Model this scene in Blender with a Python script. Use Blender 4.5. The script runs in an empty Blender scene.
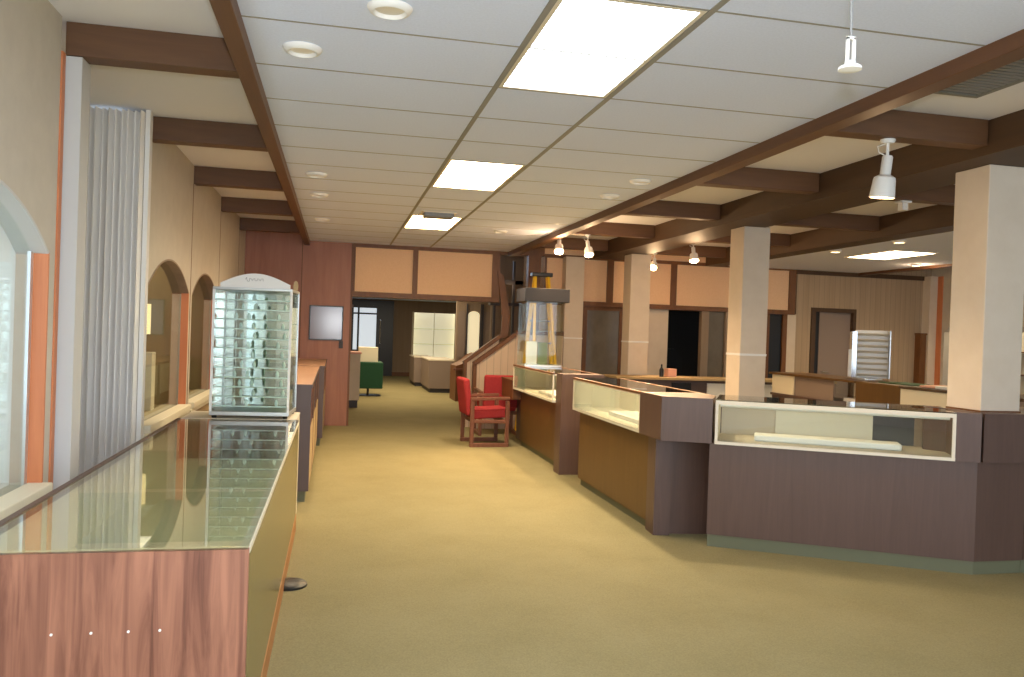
import bpy, math, random
from mathutils import Vector, Matrix
random.seed(4)
S = bpy.context.scene
COL = S.collection

# ---------------------------------------------------------------- camera
F, YAW, PITCH, ROLL = 808.2, .2147, -.0078, .0345
cd = bpy.data.cameras.new('camera'); cam = bpy.data.objects.new('camera', cd); COL.objects.link(cam)
cd.sensor_fit = 'HORIZONTAL'; cd.sensor_width = 36.0; cd.lens = 36.0*F/1024; cd.clip_start = .05; cd.clip_end = 200
fw = Vector((math.sin(YAW)*math.cos(PITCH), math.cos(YAW)*math.cos(PITCH), math.sin(PITCH)))
r0 = Vector((math.cos(YAW), -math.sin(YAW), 0)); u0 = r0.cross(fw)
rt = math.cos(ROLL)*r0+math.sin(ROLL)*u0; up = -math.sin(ROLL)*r0+math.cos(ROLL)*u0
m = Matrix((rt, up, -fw)).transposed().to_4x4(); m.translation = (0, 0, 1.5)
cam.matrix_world = m
S.camera = cam

# ---------------------------------------------------------------- world, lights, exposure
W = bpy.data.worlds.new('daylight'); S.world = W; W.use_nodes = True
W.node_tree.nodes['Background'].inputs[0].default_value = (.66, .82, 1, 1)
W.node_tree.nodes['Background'].inputs[1].default_value = 2.2
S.view_settings.view_transform = 'Standard'; S.view_settings.look = 'None'
S.view_settings.exposure = 0.5; S.view_settings.gamma = 1.0; S.view_settings.use_curve_mapping = False
try:
    S.cycles.transparent_max_bounces = 24; S.cycles.max_bounces = 10; S.cycles.diffuse_bounces = 5
    S.cycles.sample_clamp_indirect = 6
except Exception: pass

def light(name, kind, loc, energy, color=(1, 1, 1), target=None, **kw):
    d = bpy.data.lights.new(name, kind); d.energy = energy; d.color = color
    for k, v in kw.items(): setattr(d, k, v)
    o = bpy.data.objects.new(name, d); COL.objects.link(o); o.location = loc
    if target is not None:
        o.rotation_euler = (Vector(target)-Vector(loc)).to_track_quat('-Z', 'Y').to_euler()
    return o
# added cool fill as from an unseen shop front, and the camera's own flash
light('added_front_fill', 'AREA', (3.6, -4.4, 1.5), 100, (.84, .92, 1), (3.6, 5, 1.5), shape='RECTANGLE', size=8.5, size_y=2.2)
light('camera_flash', 'POINT', (0.0, -.03, 1.63), 165, (.95, .98, 1), shadow_soft_size=.02)
WARM = (1, .66, .36)

# ---------------------------------------------------------------- materials
def lin(c):
    return tuple(((x/255)/12.92 if x/255 <= .04045 else ((x/255+.055)/1.055)**2.4) for x in c)+(1,)
def mat(name, rgb, rough=.6, metal=0.0, spec=.5, kind=None, rgb2=None, scale=(1, 1, 1), bump=0.0, amount=.5):
    M = bpy.data.materials.new(name); M.use_nodes = True; nt = M.node_tree; b = nt.nodes['Principled BSDF']
    b.inputs['Base Color'].default_value = lin(rgb); b.inputs['Roughness'].default_value = rough
    b.inputs['Metallic'].default_value = metal; b.inputs['Specular IOR Level'].default_value = spec
    if kind:
        tc = nt.nodes.new('ShaderNodeTexCoord'); mp = nt.nodes.new('ShaderNodeMapping')
        mp.inputs['Scale'].default_value = scale; nt.links.new(tc.outputs['Object'], mp.inputs[0])
        n = nt.nodes.new('ShaderNodeTexNoise'); n.inputs['Scale'].default_value = 1; n.inputs['Detail'].default_value = 6
        n.inputs['Roughness'].default_value = .6
        if kind == 'wood': n.inputs['Distortion'].default_value = 1.2
        nt.links.new(mp.outputs[0], n.inputs['Vector'])
        mx = nt.nodes.new('ShaderNodeMix'); mx.data_type = 'RGBA'
        mx.inputs['A'].default_value = lin(rgb); mx.inputs['B'].default_value = lin(rgb2 or tuple(int(c*.75) for c in rgb))
        rp = nt.nodes.new('ShaderNodeMapRange'); rp.inputs['From Min'].default_value = .5-.5*(1-amount)*.6-.02; rp.inputs['From Max'].default_value = .5+.5*(1-amount)*.6+.02
        nt.links.new(n.outputs['Fac'], rp.inputs['Value']); nt.links.new(rp.outputs[0], mx.inputs['Factor'])
        nt.links.new(mx.outputs['Result'], b.inputs['Base Color'])
        if bump:
            bp = nt.nodes.new('ShaderNodeBump'); bp.inputs['Strength'].default_value = bump; bp.inputs['Distance'].default_value = .004
            nt.links.new(n.outputs['Fac'], bp.inputs['Height']); nt.links.new(bp.outputs[0], b.inputs['Normal'])
    return M
def emis(name, rgb, strength):
    M = bpy.data.materials.new(name); M.use_nodes = True; b = M.node_tree.nodes['Principled BSDF']
    b.inputs['Base Color'].default_value = lin(rgb); b.inputs['Emission Color'].default_value = lin(rgb); b.inputs['Emission Strength'].default_value = strength
    return M
def glassmat(name, tint=(1, 1, 1), ior=1.5, gain=1.0, rough=.0):
    M = bpy.data.materials.new(name); M.use_nodes = True; nt = M.node_tree
    nt.nodes.remove(nt.nodes['Principled BSDF']); out = nt.nodes['Material Output']
    t = nt.nodes.new('ShaderNodeBsdfTransparent'); t.inputs[0].default_value = tint+(1,)
    g = nt.nodes.new('ShaderNodeBsdfGlossy'); g.inputs['Roughness'].default_value = rough
    f = nt.nodes.new('ShaderNodeFresnel')
    ge = nt.nodes.new('ShaderNodeNewGeometry'); ir = nt.nodes.new('ShaderNodeMapRange')   # same reflectance from both faces of a pane
    ir.inputs['To Min'].default_value = ior; ir.inputs['To Max'].default_value = 1/ior
    nt.links.new(ge.outputs['Backfacing'], ir.inputs['Value']); nt.links.new(ir.outputs[0], f.inputs['IOR'])
    k = nt.nodes.new('ShaderNodeMath'); k.operation = 'MULTIPLY'; k.inputs[1].default_value = gain; k.use_clamp = True
    x = nt.nodes.new('ShaderNodeMixShader')
    nt.links.new(f.outputs[0], k.inputs[0]); nt.links.new(k.outputs[0], x.inputs[0]); nt.links.new(t.outputs[0], x.inputs[1]); nt.links.new(g.outputs[0], x.inputs[2])
    nt.links.new(x.outputs[0], out.inputs[0]); return M

def carpet_material():
    M = mat('carpet', (146, 137, 102), .95, spec=.1, kind='noise', rgb2=(135, 126, 91), scale=(2.2, 2.2, 2.2), amount=.2)
    nt = M.node_tree; b = nt.nodes['Principled BSDF']
    tc = nt.nodes.new('ShaderNodeTexCoord'); n = nt.nodes.new('ShaderNodeTexNoise'); n.inputs['Scale'].default_value = 120; n.inputs['Detail'].default_value = 3
    nt.links.new(tc.outputs['Object'], n.inputs['Vector'])
    old = b.inputs['Base Color'].links[0].from_socket
    mx = nt.nodes.new('ShaderNodeMix'); mx.data_type = 'RGBA'; mx.blend_type = 'OVERLAY'; mx.inputs['Factor'].default_value = .35
    nt.links.new(old, mx.inputs['A']); nt.links.new(n.outputs['Color'], mx.inputs['B'])
    hs = nt.nodes.new('ShaderNodeRGBToBW'); nt.links.new(n.outputs['Color'], hs.inputs[0]); nt.links.new(hs.outputs[0], mx.inputs['B'])
    nt.links.new(mx.outputs['Result'], b.inputs['Base Color'])
    bp = nt.nodes.new('ShaderNodeBump'); bp.inputs['Strength'].default_value = .5; bp.inputs['Distance'].default_value = .004
    nt.links.new(n.outputs['Fac'], bp.inputs['Height']); nt.links.new(bp.outputs[0], b.inputs['Normal'])
    return M

def boards_material(name, rgb, rgb2, pitch, axis='X'):
    """vertical boards: narrow dark grooves every pitch metres along an axis, soft vertical streaks"""
    M = mat(name, rgb, .7, kind='noise', rgb2=rgb2, scale=((14, 14, .5)), amount=.3); nt = M.node_tree; b = nt.nodes['Principled BSDF']
    tc = nt.nodes.new('ShaderNodeTexCoord'); sp = nt.nodes.new('ShaderNodeSeparateXYZ'); nt.links.new(tc.outputs['Object'], sp.inputs[0])
    d = nt.nodes.new('ShaderNodeMath'); d.operation = 'DIVIDE'; d.inputs[1].default_value = pitch; nt.links.new(sp.outputs[axis], d.inputs[0])
    fr = nt.nodes.new('ShaderNodeMath'); fr.operation = 'FRACT'; nt.links.new(d.outputs[0], fr.inputs[0])
    lt = nt.nodes.new('ShaderNodeMath'); lt.operation = 'LESS_THAN'; lt.inputs[1].default_value = .09; nt.links.new(fr.outputs[0], lt.inputs[0])
    old = b.inputs['Base Color'].links[0].from_socket
    mx = nt.nodes.new('ShaderNodeMix'); mx.data_type = 'RGBA'; nt.links.new(lt.outputs[0], mx.inputs['Factor']); nt.links.new(old, mx.inputs['A'])
    mx.inputs['B'].default_value = lin(tuple(int(c*.84) for c in rgb)); nt.links.new(mx.outputs['Result'], b.inputs['Base Color'])
    return M

M = {
 'carpet': carpet_material(),
 'tile': mat('ceiling_tile', (221, 229, 252), .95, spec=.1, kind='noise', rgb2=(214, 222, 245), scale=(90, 90, 90), bump=.15),
 'tbar': mat('ceiling_tee', (140, 137, 130), .6),
 'plaster': mat('bay_plaster', (226, 225, 230), .9, spec=.1),
 'beige': mat('beige_wall', (198, 190, 176), .85, spec=.15, kind='noise', rgb2=(192, 184, 170), scale=(8, 8, 8)),
 'seam': mat('wall_seam', (120, 95, 70), .8),
 'cream': mat('cream', (232, 224, 200), .6),
 'postwhite': mat('post_paint', (192, 192, 190), .6),
 'casecream': mat('case_lining', (206, 202, 186), .6),
 'caseback': mat('case_taupe', (182, 172, 156), .6),
 'white': mat('white_paint', (232, 230, 226), .5),
 'offwhite': mat('off_white_metal', (225, 215, 195), .35),
 'beam': mat('beam_wood', (106, 73, 46), .55, kind='wood', rgb2=(86, 57, 35), scale=(1.2, 9, 14), amount=.2, bump=.2),
 'strip': mat('strip_wood', (104, 68, 42), .5, kind='wood', rgb2=(86, 55, 33), scale=(14, .8, 14), amount=.2),
 'girder': mat('girder_wood', (80, 56, 33), .6, kind='wood', rgb2=(64, 44, 26), scale=(14, .8, 10), amount=.2),
 'trimwood': mat('trim_wood', (116, 72, 34), .5, kind='wood', rgb2=(94, 57, 26), scale=(12, 12, 3), amount=.3),
 'orange': mat('orange_wood', (206, 128, 82), .5, kind='wood', rgb2=(190, 112, 70), scale=(14, 14, 1.2), amount=.3),
 'pinkwood': mat('pale_wood_top', (176, 138, 112), .5, kind='wood', rgb2=(164, 126, 100), scale=(9, .9, 9), amount=.3),
 'tanwood': mat('tan_wood_edge', (178, 124, 70), .5, kind='wood', rgb2=(160, 106, 58), scale=(14, .8, 14), amount=.3),
 'panelwood': mat('panel_wood', (162, 108, 82), .45, kind='wood', rgb2=(140, 89, 66), scale=(9, 9, .9), amount=.3),
 'grain': mat('rosewood_grain', (160, 110, 88), .4, kind='wood', rgb2=(98, 59, 47), scale=(20, 5, 1.5), amount=.4),
 'brown': mat('counter_laminate', (96, 72, 62), .42, kind='wood', rgb2=(84, 62, 53), scale=(22, 22, 1.4), amount=.2),
 'brown_warmlit': mat('counter_laminate_warmlit', (102, 72, 32), .42, kind='wood', rgb2=(88, 61, 26), scale=(22, 22, 1.4), amount=.2),  # same laminate as brown, with warm reflected light put into its colour
 'slate': mat('slate_laminate', (84, 68, 66), .45),
 'kick': mat('green_kickboard', (104, 105, 80), .7),
 'olive': mat('olive_carpet_reflection', (132, 120, 74), .22, spec=.6),  # the carpet's reflection in a glass front, put into the colour
 'peach': mat('peach_fabric', (232, 196, 160), .9, spec=.1, kind='noise', rgb2=(226, 188, 152), scale=(60, 60, 60)),
 'columnpaint': mat('column_paint', (214, 200, 182), .8, spec=.2, kind='noise', rgb2=(208, 193, 174), scale=(5, 5, 5)),
 'tan': mat('tan_wall', (176, 152, 112), .85),
 'olivewall': mat('olive_recess', (160, 142, 102), .85),
 'greywall': mat('grey_wall', (150, 132, 114), .8, kind='noise', rgb2=(138, 120, 103), scale=(10, 10, .6)),
 'curtain': mat('curtain_vinyl', (240, 237, 233), .6),
 'black': mat('black', (16, 16, 18), .35),
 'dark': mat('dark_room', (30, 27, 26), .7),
 'slabdark': mat('dark_slab', (40, 41, 48), .6),
 'charcoal': mat('charcoal', (62, 60, 66), .6),
 'chrome': mat('chrome', (225, 228, 230), .12, metal=1),
 'silver': mat('silver', (205, 208, 208), .3, metal=.7),
 'mirror': mat('mirror', (215, 225, 222), .03, metal=1),
 'red': mat('red_fabric', (168, 56, 58), .85, spec=.2, kind='noise', rgb2=(150, 46, 50), scale=(80, 80, 80)),
 'chairwood': mat('chair_wood', (132, 84, 62), .4, kind='wood', rgb2=(108, 66, 48), scale=(16, 16, 3), amount=.3),
 'tray': mat('tray_white', (228, 228, 224), .5),
 'yellow': mat('yellow_fibreglass', (235, 188, 24), .5),
 'green': mat('green_cloth', (24, 72, 48), .85),
 'green2': mat('green_felt', (52, 82, 50), .85),
 'pink': mat('pink_card', (226, 170, 150), .7),
 'grey': mat('grey_metal', (128, 128, 128), .5),
 'ventgrey': mat('vent_grey', (120, 120, 116), .6),
 'doorgrey': mat('door_grey', (138, 122, 112), .6),
 'frost': mat('frosted_glass', (120, 112, 100), .25, kind='noise', rgb2=(92, 86, 78), scale=(3, 3, 2), amount=.3),
 'boards': boards_material('boarded_wall', (176, 154, 128), (160, 138, 112), .1),
 'boards2': boards_material('stair_boards', (208, 186, 164), (196, 174, 152), .11),
 'glass': glassmat('clear_glass', (.95, .97, .95)),
 'paneglass': glassmat('window_glass', (.95, .97, .95), 1.5, .55),
 'topglass': glassmat('counter_glass', (.93, .95, .91), 1.52, 1.25),
 'greenglass': glassmat('shelf_glass', (.86, .93, .9), 1.6, 1.6),
 'edge': mat('polished_glass_edge', (206, 226, 220), .15, spec=.8),
 'panel': emis('troffer_diffuser', (238, 245, 255), 8.5),
 'panelmid': emis('troffer_diffuser_warm', (255, 232, 190), 14),
 'panelfar': emis('troffer_diffuser_amber', (255, 220, 165), 20),
 'bulb': emis('warm_bulb', (255, 214, 150), 14),
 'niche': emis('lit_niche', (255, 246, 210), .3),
 'tube': emis('case_tube', (255, 240, 212), 15),
 'tubelow': emis('case_tube_dim', (255, 244, 222), .7),
 'screen': emis('lamp_shade', (255, 228, 165), .85),
 'daypane': emis('bright_window', (225, 236, 245), .5),
}

# ---------------------------------------------------------------- mesh helpers
class MB:
    def __init__(s): s.v = []; s.f = []
    def add(s, vs, fs):
        o = len(s.v); s.v += [tuple(v) for v in vs]; s.f += [tuple(i+o for i in f) for f in fs]; return s
    def box(s, x0, y0, z0, x1, y1, z1):
        x0, x1 = sorted((x0, x1)); y0, y1 = sorted((y0, y1)); z0, z1 = sorted((z0, z1))
        return s.add([(x, y, z) for z in (z0, z1) for y in (y0, y1) for x in (x0, x1)],
                     [(0, 2, 3, 1), (4, 5, 7, 6), (0, 1, 5, 4), (2, 6, 7, 3), (0, 4, 6, 2), (1, 3, 7, 5)])
    def prism(s, poly, z0, z1):
        a = sum(poly[i][0]*poly[(i+1) % len(poly)][1]-poly[(i+1) % len(poly)][0]*poly[i][1] for i in range(len(poly)))
        if a < 0: poly = poly[::-1]
        n = len(poly)
        return s.add([(x, y, z0) for x, y in poly]+[(x, y, z1) for x, y in poly],
                     [tuple(range(n))[::-1], tuple(range(n, 2*n))]+[(i, (i+1) % n, n+(i+1) % n, n+i) for i in range(n)])
    def extrude(s, poly, vec):
        """poly: 3-D planar points, vec: thickness vector"""
        n = len(poly); vec = Vector(vec)
        nrm = Vector((0, 0, 0))
        for i in range(n): nrm += Vector(poly[i]).cross(Vector(poly[(i+1) % n]))
        if nrm.dot(vec) < 0: poly = poly[::-1]
        return s.add([tuple(p) for p in poly]+[tuple(Vector(p)+vec) for p in poly],
                     [tuple(range(n))[::-1], tuple(range(n, 2*n))]+[(i, (i+1) % n, n+(i+1) % n, n+i) for i in range(n)])
    def bar(s, a, b, w, d=None, upv=(0, 0, 1)):
        """box bar from a to b with section w x d"""
        a, b = Vector(a), Vector(b); d = w if d is None else d
        t = (b-a).normalized(); u = Vector(upv)
        if abs(t.dot(u)) > .98: u = Vector((0, 1, 0))
        x = t.cross(u).normalized()*w/2; y = x.normalized().cross(t).normalized()*d/2
        return s.extrude([a-x-y, a+x-y, a+x+y, a-x+y], b-a)
    def tube(s, pts, r, n=10, cap=True):
        pts = [Vector(p) for p in pts]; rr = r if isinstance(r, (list, tuple)) else [r]*len(pts); rings = []
        px = None
        for i, p in enumerate(pts):
            t = (pts[min(i+1, len(pts)-1)]-pts[max(i-1, 0)])
            t = t.normalized() if t.length > 1e-9 else Vector((0, 0, 1))
            if px is None: px = t.orthogonal().normalized()
            px = (px-t*px.dot(t)).normalized(); py = t.cross(px)
            rings.append([p+rr[i]*(math.cos(2*math.pi*k/n)*px+math.sin(2*math.pi*k/n)*py) for k in range(n)])
        vs = [v for g in rings for v in g]; fs = []
        for i in range(len(pts)-1):
            for k in range(n): fs.append((i*n+k, i*n+(k+1) % n, (i+1)*n+(k+1) % n, (i+1)*n+k))
        if cap: fs += [tuple(range(n))[::-1], tuple(range((len(pts)-1)*n, len(pts)*n))]
        return s.add(vs, fs)
    def lathe(s, prof, c=(0, 0, 0), n=24):
        """prof: (r, z) list from bottom to top about a vertical axis at c"""
        return s.tube([(c[0], c[1], c[2]+z) for r, z in prof], [max(r, 1e-4) for r, z in prof], n) if False else s._lathe(prof, c, n)
    def _lathe(s, prof, c, n):
        vs = [(c[0]+r*math.cos(2*math.pi*k/n), c[1]+r*math.sin(2*math.pi*k/n), c[2]+z) for r, z in prof for k in range(n)]
        fs = [(i*n+k, i*n+(k+1) % n, (i+1)*n+(k+1) % n, (i+1)*n+k) for i in range(len(prof)-1) for k in range(n)]
        fs += [tuple(range(n))[::-1], tuple(range((len(prof)-1)*n, len(prof)*n))]
        return s.add(vs, fs)

def obj(name, mb, material, parent=None, bevel=0, smooth=False, off=None):
    """one mesh object; with no parent its origin goes to the bottom centre of its box; with a parent the
    vertices are given in world space and off (the parent's base) is taken off"""
    me = bpy.data.meshes.new(name); vs = mb.v
    if parent is None and off is None:
        xs, ys, zs = zip(*vs); o = Vector(((min(xs)+max(xs))/2, (min(ys)+max(ys))/2, min(zs)))
    elif off is not None: o = Vector(off)
    else: o = base_of(parent)
    me.from_pydata([tuple(Vector(v)-o) for v in vs], [], mb.f); me.update()
    ob = bpy.data.objects.new(name, me); COL.objects.link(ob)
    me.materials.append(M[material] if isinstance(material, str) else material)
    if parent is not None: ob.parent = parent
    else: ob.location = o
    if smooth:
        for p in me.polygons: p.use_smooth = True
        try: me.set_sharp_from_angle(angle=math.radians(40))
        except Exception: pass
    if bevel:
        b = ob.modifiers.new('bevel', 'BEVEL'); b.width = bevel; b.segments = 2; b.limit_method = 'ANGLE'
    return ob
def base_of(p):
    o = Vector((0, 0, 0))
    while p is not None: o += p.location; p = p.parent
    return o
def thing(name, label, cat, loc, group=None):
    o = bpy.data.objects.new(name, None); COL.objects.link(o); o.location = loc; o.empty_display_size = .1
    o['label'] = label; o['category'] = cat
    if group: o['group'] = group
    return o
def tag(o, label, cat, group=None):
    o['label'] = label; o['category'] = cat
    if group: o['group'] = group
    return o
def struct(name, mb, material, parent=None, **k):
    o = obj(name, mb, material, parent, **k)
    if parent is None: o['kind'] = 'structure'
    return o
def B(*a): return MB().box(*a)

# ================================================================ SETTING
XL, XR, YB, YF = -1.34, 10.3, 12.45, -5.0
ZC, ZB = 2.76, 2.95
struct('floor', B(-2.6, YF, -.1, 11.2, 26.5, 0), 'carpet')
# flat tile ceiling over the aisle, laid as lay-in tiles with troffer openings
X0, XT1, XT2, X3 = -.46, .762, 1.372, 2.62
Y0, ROW = 4.107, .61
troffer_rows = [-12, -7, -2, 3, 8]
t = MB(); g = .006
for n in range(-15, 14):
    ya, yb = Y0+ROW*n, Y0+ROW*(n+1)
    yb = min(yb, YB)
    if yb-ya < .05 or ya < YF-.2: continue
    for xa, xb in ((X0, XT1), (XT1, XT2), (XT2, X3)):
        if xa == XT1 and any(n in (k, k+1) for k in troffer_rows): continue
        t.box(xa+g, ya+g, ZC, xb-g, yb-g, ZC+.02)
struct('ceiling', t, 'tile')
t = MB()
for x in (XT1, XT2): t.box(x-.013, YF, ZC-.004, x+.014, YB, ZC+.004)
for n in range(-15, 14): t.box(X0, Y0+ROW*n-.0065, ZC-.0015, X3, Y0+ROW*n+.0065, ZC+.014)
struct('trim_1', t, 'tbar')
struct('ceiling_left', B(-2.0, YF, ZB, -.42, YB, ZB+.05), 'plaster')
struct('ceiling_middle', B(2.6, YF, ZB, 6.2, YB+.1, ZB+.05), 'plaster')
struct('ceiling_right', B(6.1, YF, 2.73, 8.85, YB+.1, 2.78), 'tile')
struct('ceiling_edge', B(8.8, YF, ZB, 10.5, YB+.1, ZB+.05), 'plaster')
struct('ceiling_roof', B(-3, YF-.2, 3.0, 11.5, 15.3, 3.05), 'dark')
# long fascia strips at the ceiling edges
def beam(label, box, m, grp=None):
    return tag(obj('ceiling_beam', B(*box), m, bevel=.004), label, 'beam', grp)
beam('slim brown wooden ceiling fascia running the length of the aisle above the glass cases by the arched windows', (-.50, YF, 2.69, -.42, YB, ZB), 'strip')
beam('slim brown wooden ceiling fascia running the length of the aisle beside the track lights', (2.60, YF, 2.69, 2.71, YB-.02, ZB), 'strip')
beam('wide dark brown girder carried on top of the three square columns', (4.0, YF, 2.73, 4.52, YB-.02, ZB), 'girder')
beam('dark brown girder beyond the columns, edging the far lowered ceiling', (5.95, YF, 2.71, 6.25, YB-.02, ZB), 'girder')
beam('wooden fascia at the far edge of the lowered ceiling, lit orange by a downlight', (8.8, YF, 2.69, 8.92, YB-.02, ZB), 'strip')
ordn = ['first (nearest)', 'second', 'third', 'fourth', 'fifth (farthest)']
for k in range(-1, 5):
    y = 4.36+1.83*k
    w = ordn[k] if k >= 0 else 'overhead, out in front of the first'
    if k >= 0: beam(f'{w} of the short brown beams from the arched-window wall to the ceiling fascia', (XL, y, 2.785, -.505, y+.13, ZB), 'beam', 'short beams over the window wall')
    beam(f'{w} of the dark cross beams between the aisle fascia and the column girder', (2.715, y+.02, 2.785, 3.995, y+.15, ZB), 'beam', 'cross beams beside the aisle')
    if k >= 0: beam(f'{w} of the dark cross beams between the two big girders', (4.525, y+.02, 2.785, 5.945, y+.15, ZB), 'beam', 'cross beams between the girders')

# walls with arched openings --------------------------------------------------
def arch_z(y, ya, yb, zs, za):
    m_, h = (ya+yb)/2, (yb-ya)/2
    s_ = za-zs; R = (h*h+s_*s_)/(2*s_)
    return za-R+math.sqrt(max(R*R-(y-m_)**2, 0))
def arch_wall(x, thick, ya, yb, z0, z1, holes):
    """wall slab standing in the plane X=x (its back at x+thick), with arched holes (ya, yb, sill, spring, apex)"""
    mb = MB(); cur = ya
    def slab(a, b, c, d): mb.box(x, a, c, x+thick, b, d)
    for (ha, hb, sill, sp, ap) in holes:
        if ha > cur: slab(cur, ha, z0, z1)
        slab(ha, hb, z0, sill)
        N = 20; ys = [ha+(hb-ha)*i/N for i in range(N+1)]
        for i in range(N):
            a, b = ys[i], ys[i+1]; za_, zb_ = arch_z(a, ha, hb, sp, ap), arch_z(b, ha, hb, sp, ap)
            mb.extrude([(x, a, za_), (x, b, zb_), (x, b, z1), (x, a, z1)], (thick, 0, 0))
        cur = hb
    if cur < yb: slab(cur, yb, z0, z1)
    return mb
WL = [(2.62, 4.21, .70, 1.80, 2.06)]
WL2 = [(6.28, 7.93, .72, 1.76, 2.0), (8.11, 9.76, .72, 1.76, 2.0)]
struct('wall_left', arch_wall(XL, -.14, YF, 4.30, 0, ZB, WL), 'beige')
struct('wall_left_far', arch_wall(XL, -.14, 6.10, YB, 0, ZB, WL2), 'beige')
struct('wall_left_alcove', MB().box(-1.86, 4.3, 0, -1.80, 6.1, ZB).box(-1.80, 4.3, 0, XL-.14, 4.34, ZB), 'olivewall')
t = MB()
for y in (8.02, 9.85, 11.68): t.box(XL-.002, y-.006, .0, XL+.003, y+.006, 2.785)
struct('trim_2', t, 'seam')
struct('trim_3', B(XL-.02, 4.30, 0, XL+.008, 4.345, 2.785), 'orange')
# white post under the first beam
struct('trim_4', B(XL-.02, 4.36, 0, -1.262, 4.50, 2.78), 'postwhite')
struct('trim_5', B(XL+.01, 6.02, 0, XL+.04, 6.10, 2.95), 'white')
# window niches in the left wall
def niche(n, y0, y1, sill, spring, apex, back, depth, day=False):
    xb = XL-.14-depth; t = MB()
    if not day: t.box(xb-.03, y0-.1, sill-.1, xb, y1+.1, apex+.25)
    t.box(xb, y0-.1, sill-.06, XL-.14, y1+.1, sill-.0)
    t.box(xb, y0-.1, apex+.2, XL-.14, y1+.1, apex+.25)
    t.box(xb, y1+.05, sill, XL-.14, y1+.1, apex+.2).box(xb, y0-.1, sill, XL-.14, y0-.05, apex+.2)
    w = struct(f'window_{n}', t, back)
    p = MB(); N = 20
    ys = [y0+(y1-y0)*i/N for i in range(N+1)]
    p.extrude([(XL-.066, y0, sill), (XL-.066, y1, sill)]+[(XL-.066, y, arch_z(y, y0, y1, spring, apex)) for y in ys[::-1]], (-.006, 0, 0))
    obj('pane', p, 'paneglass', w)
    obj('sill', MB().box(XL-.06, y0-.0, sill-.05, XL+.05, y1+.0, sill+.012).box(XL, y0-.05, sill-.09, XL+.035, y1+.05, sill-.05), 'cream', w, bevel=.006)
    r = MB(); r.box(XL-.06, y1-.012, sill, XL+.004, y1+.004, spring); obj('reveal_board', r, 'orange', w)
    a = MB()
    for i in range(N):
        za, zb = arch_z(ys[i], y0, y1, spring, apex), arch_z(ys[i+1], y0, y1, spring, apex)
        a.extrude([(XL-.138, ys[i], za-.014), (XL-.138, ys[i+1], zb-.014), (XL-.138, ys[i+1], zb), (XL-.138, ys[i], za)], (.142, 0, 0))
    obj('arch_lining', a, 'greywall' if not day else 'postwhite', w)
    return w
w1 = niche(1, *WL[0], 'white', .5, True)
obj('side_jamb', B(XL-.075, WL[0][1]-.045, .70, XL-.06, WL[0][1]-.012, 1.8), 'silver', w1)
for i, h in enumerate(WL2): niche(2+i, *h, 'olivewall', .62)
# lower apron of the window wall
t = MB()
for h in WL+WL2: t.box(XL, h[0]-.05, 0, XL+.012, h[1]+.05, h[2]-.09)
struct('trim_6', t, 'tan')
# front wall behind the camera, with the shop window openings
t = MB().box(-2.6, YF-.1, 0, 10.4, YF, .5).box(-2.6, YF-.1, 2.6, 10.4, YF, 3.0)
for x in (-2.6, .4, 3.4, 6.4, 9.4): t.box(x, YF-.1, .5, x+.25, YF, 2.6)
struct('wall_front', t, 'beige')
# ---- end wall of the aisle
struct('wall_back', B(-1.9, YB, 0, .215, YB+.18, 3.0), 'panelwood')
struct('trim_7', MB().box(-.53, YB-.006, 0, -.518, YB+.01, 2.95).box(.195, YB-.008, 0, .225, YB+.2, ZC), 'trimwood')
def soffit(n, xa, xb, ribs, z0=1.98, z1=2.76):
    s = struct(f'wall_soffit_{n}', B(xa, YB, z0, xb, YB+.25, 3.0), 'peach')
    f = MB()
    f.box(xa, YB-.025, z1-.055, xb, YB, z1-.0).box(xa, YB-.03, z0-.02, xb, YB+.25, z0+.055)
    for x, w in ribs: f.box(x-w/2, YB-.028, z0+.055, x+w/2, YB, z1-.055)
    obj('batten_frame', f, 'trimwood', s); return s
soffit(1, .22, 2.48, [(.24, .03), (1.16, .075), (2.42, .12)])
soffit(2, 3.2, 7.62, [(3.22, .03), (4.30, .11), (5.40, .10), (7.56, .12)])
struct('wall_soffit_cap', B(2.48, YB+.0, 2.72, 3.2, YB+.2, 3.0), 'trimwood')
# ---- far room beyond the opening
struct('ceiling_far', MB().box(-2.5, YB+.25, 2.38, 2.40, 14.6, 2.45).box(-2.5, 14.6, 2.38, 6, 26, 2.45), 'tile')
struct('wall_far', MB().box(-2.5, 25.6, 0, 2.36, 25.7, 2.4).box(2.36, 25.6, 0, 3.74, 25.7, .58).box(2.36, 25.6, 2.02, 3.74, 25.7, 2.4).box(3.74, 25.6, 0, 6, 25.7, 2.4), 'greywall')
struct('wall_far_left', B(-.6, YB+.18, 0, -.5, 25.6, 2.4), 'tan')
struct('wall_far_right', B(4.2, 14.8, 0, 4.3, 25.6, 2.4), 'greywall')
struct('baseboard_far', B(-2.5, 25.57, 0, 6, 25.6, .12), 'trimwood')
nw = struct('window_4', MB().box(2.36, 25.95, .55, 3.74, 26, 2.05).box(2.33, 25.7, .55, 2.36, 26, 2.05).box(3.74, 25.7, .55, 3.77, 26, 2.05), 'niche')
for z in (1.02, 1.5): obj('shelf', B(2.37, 25.72, z, 3.73, 25.94, z+.02), 'greenglass', nw)
obj('frame', MB().box(2.34, 25.57, .56, 2.40, 25.62, 2.04).box(3.70, 25.57, .56, 3.76, 25.62, 2.04).box(3.03, 25.58, .56, 3.045, 25.6, 2.04), 'cream', nw)
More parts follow.
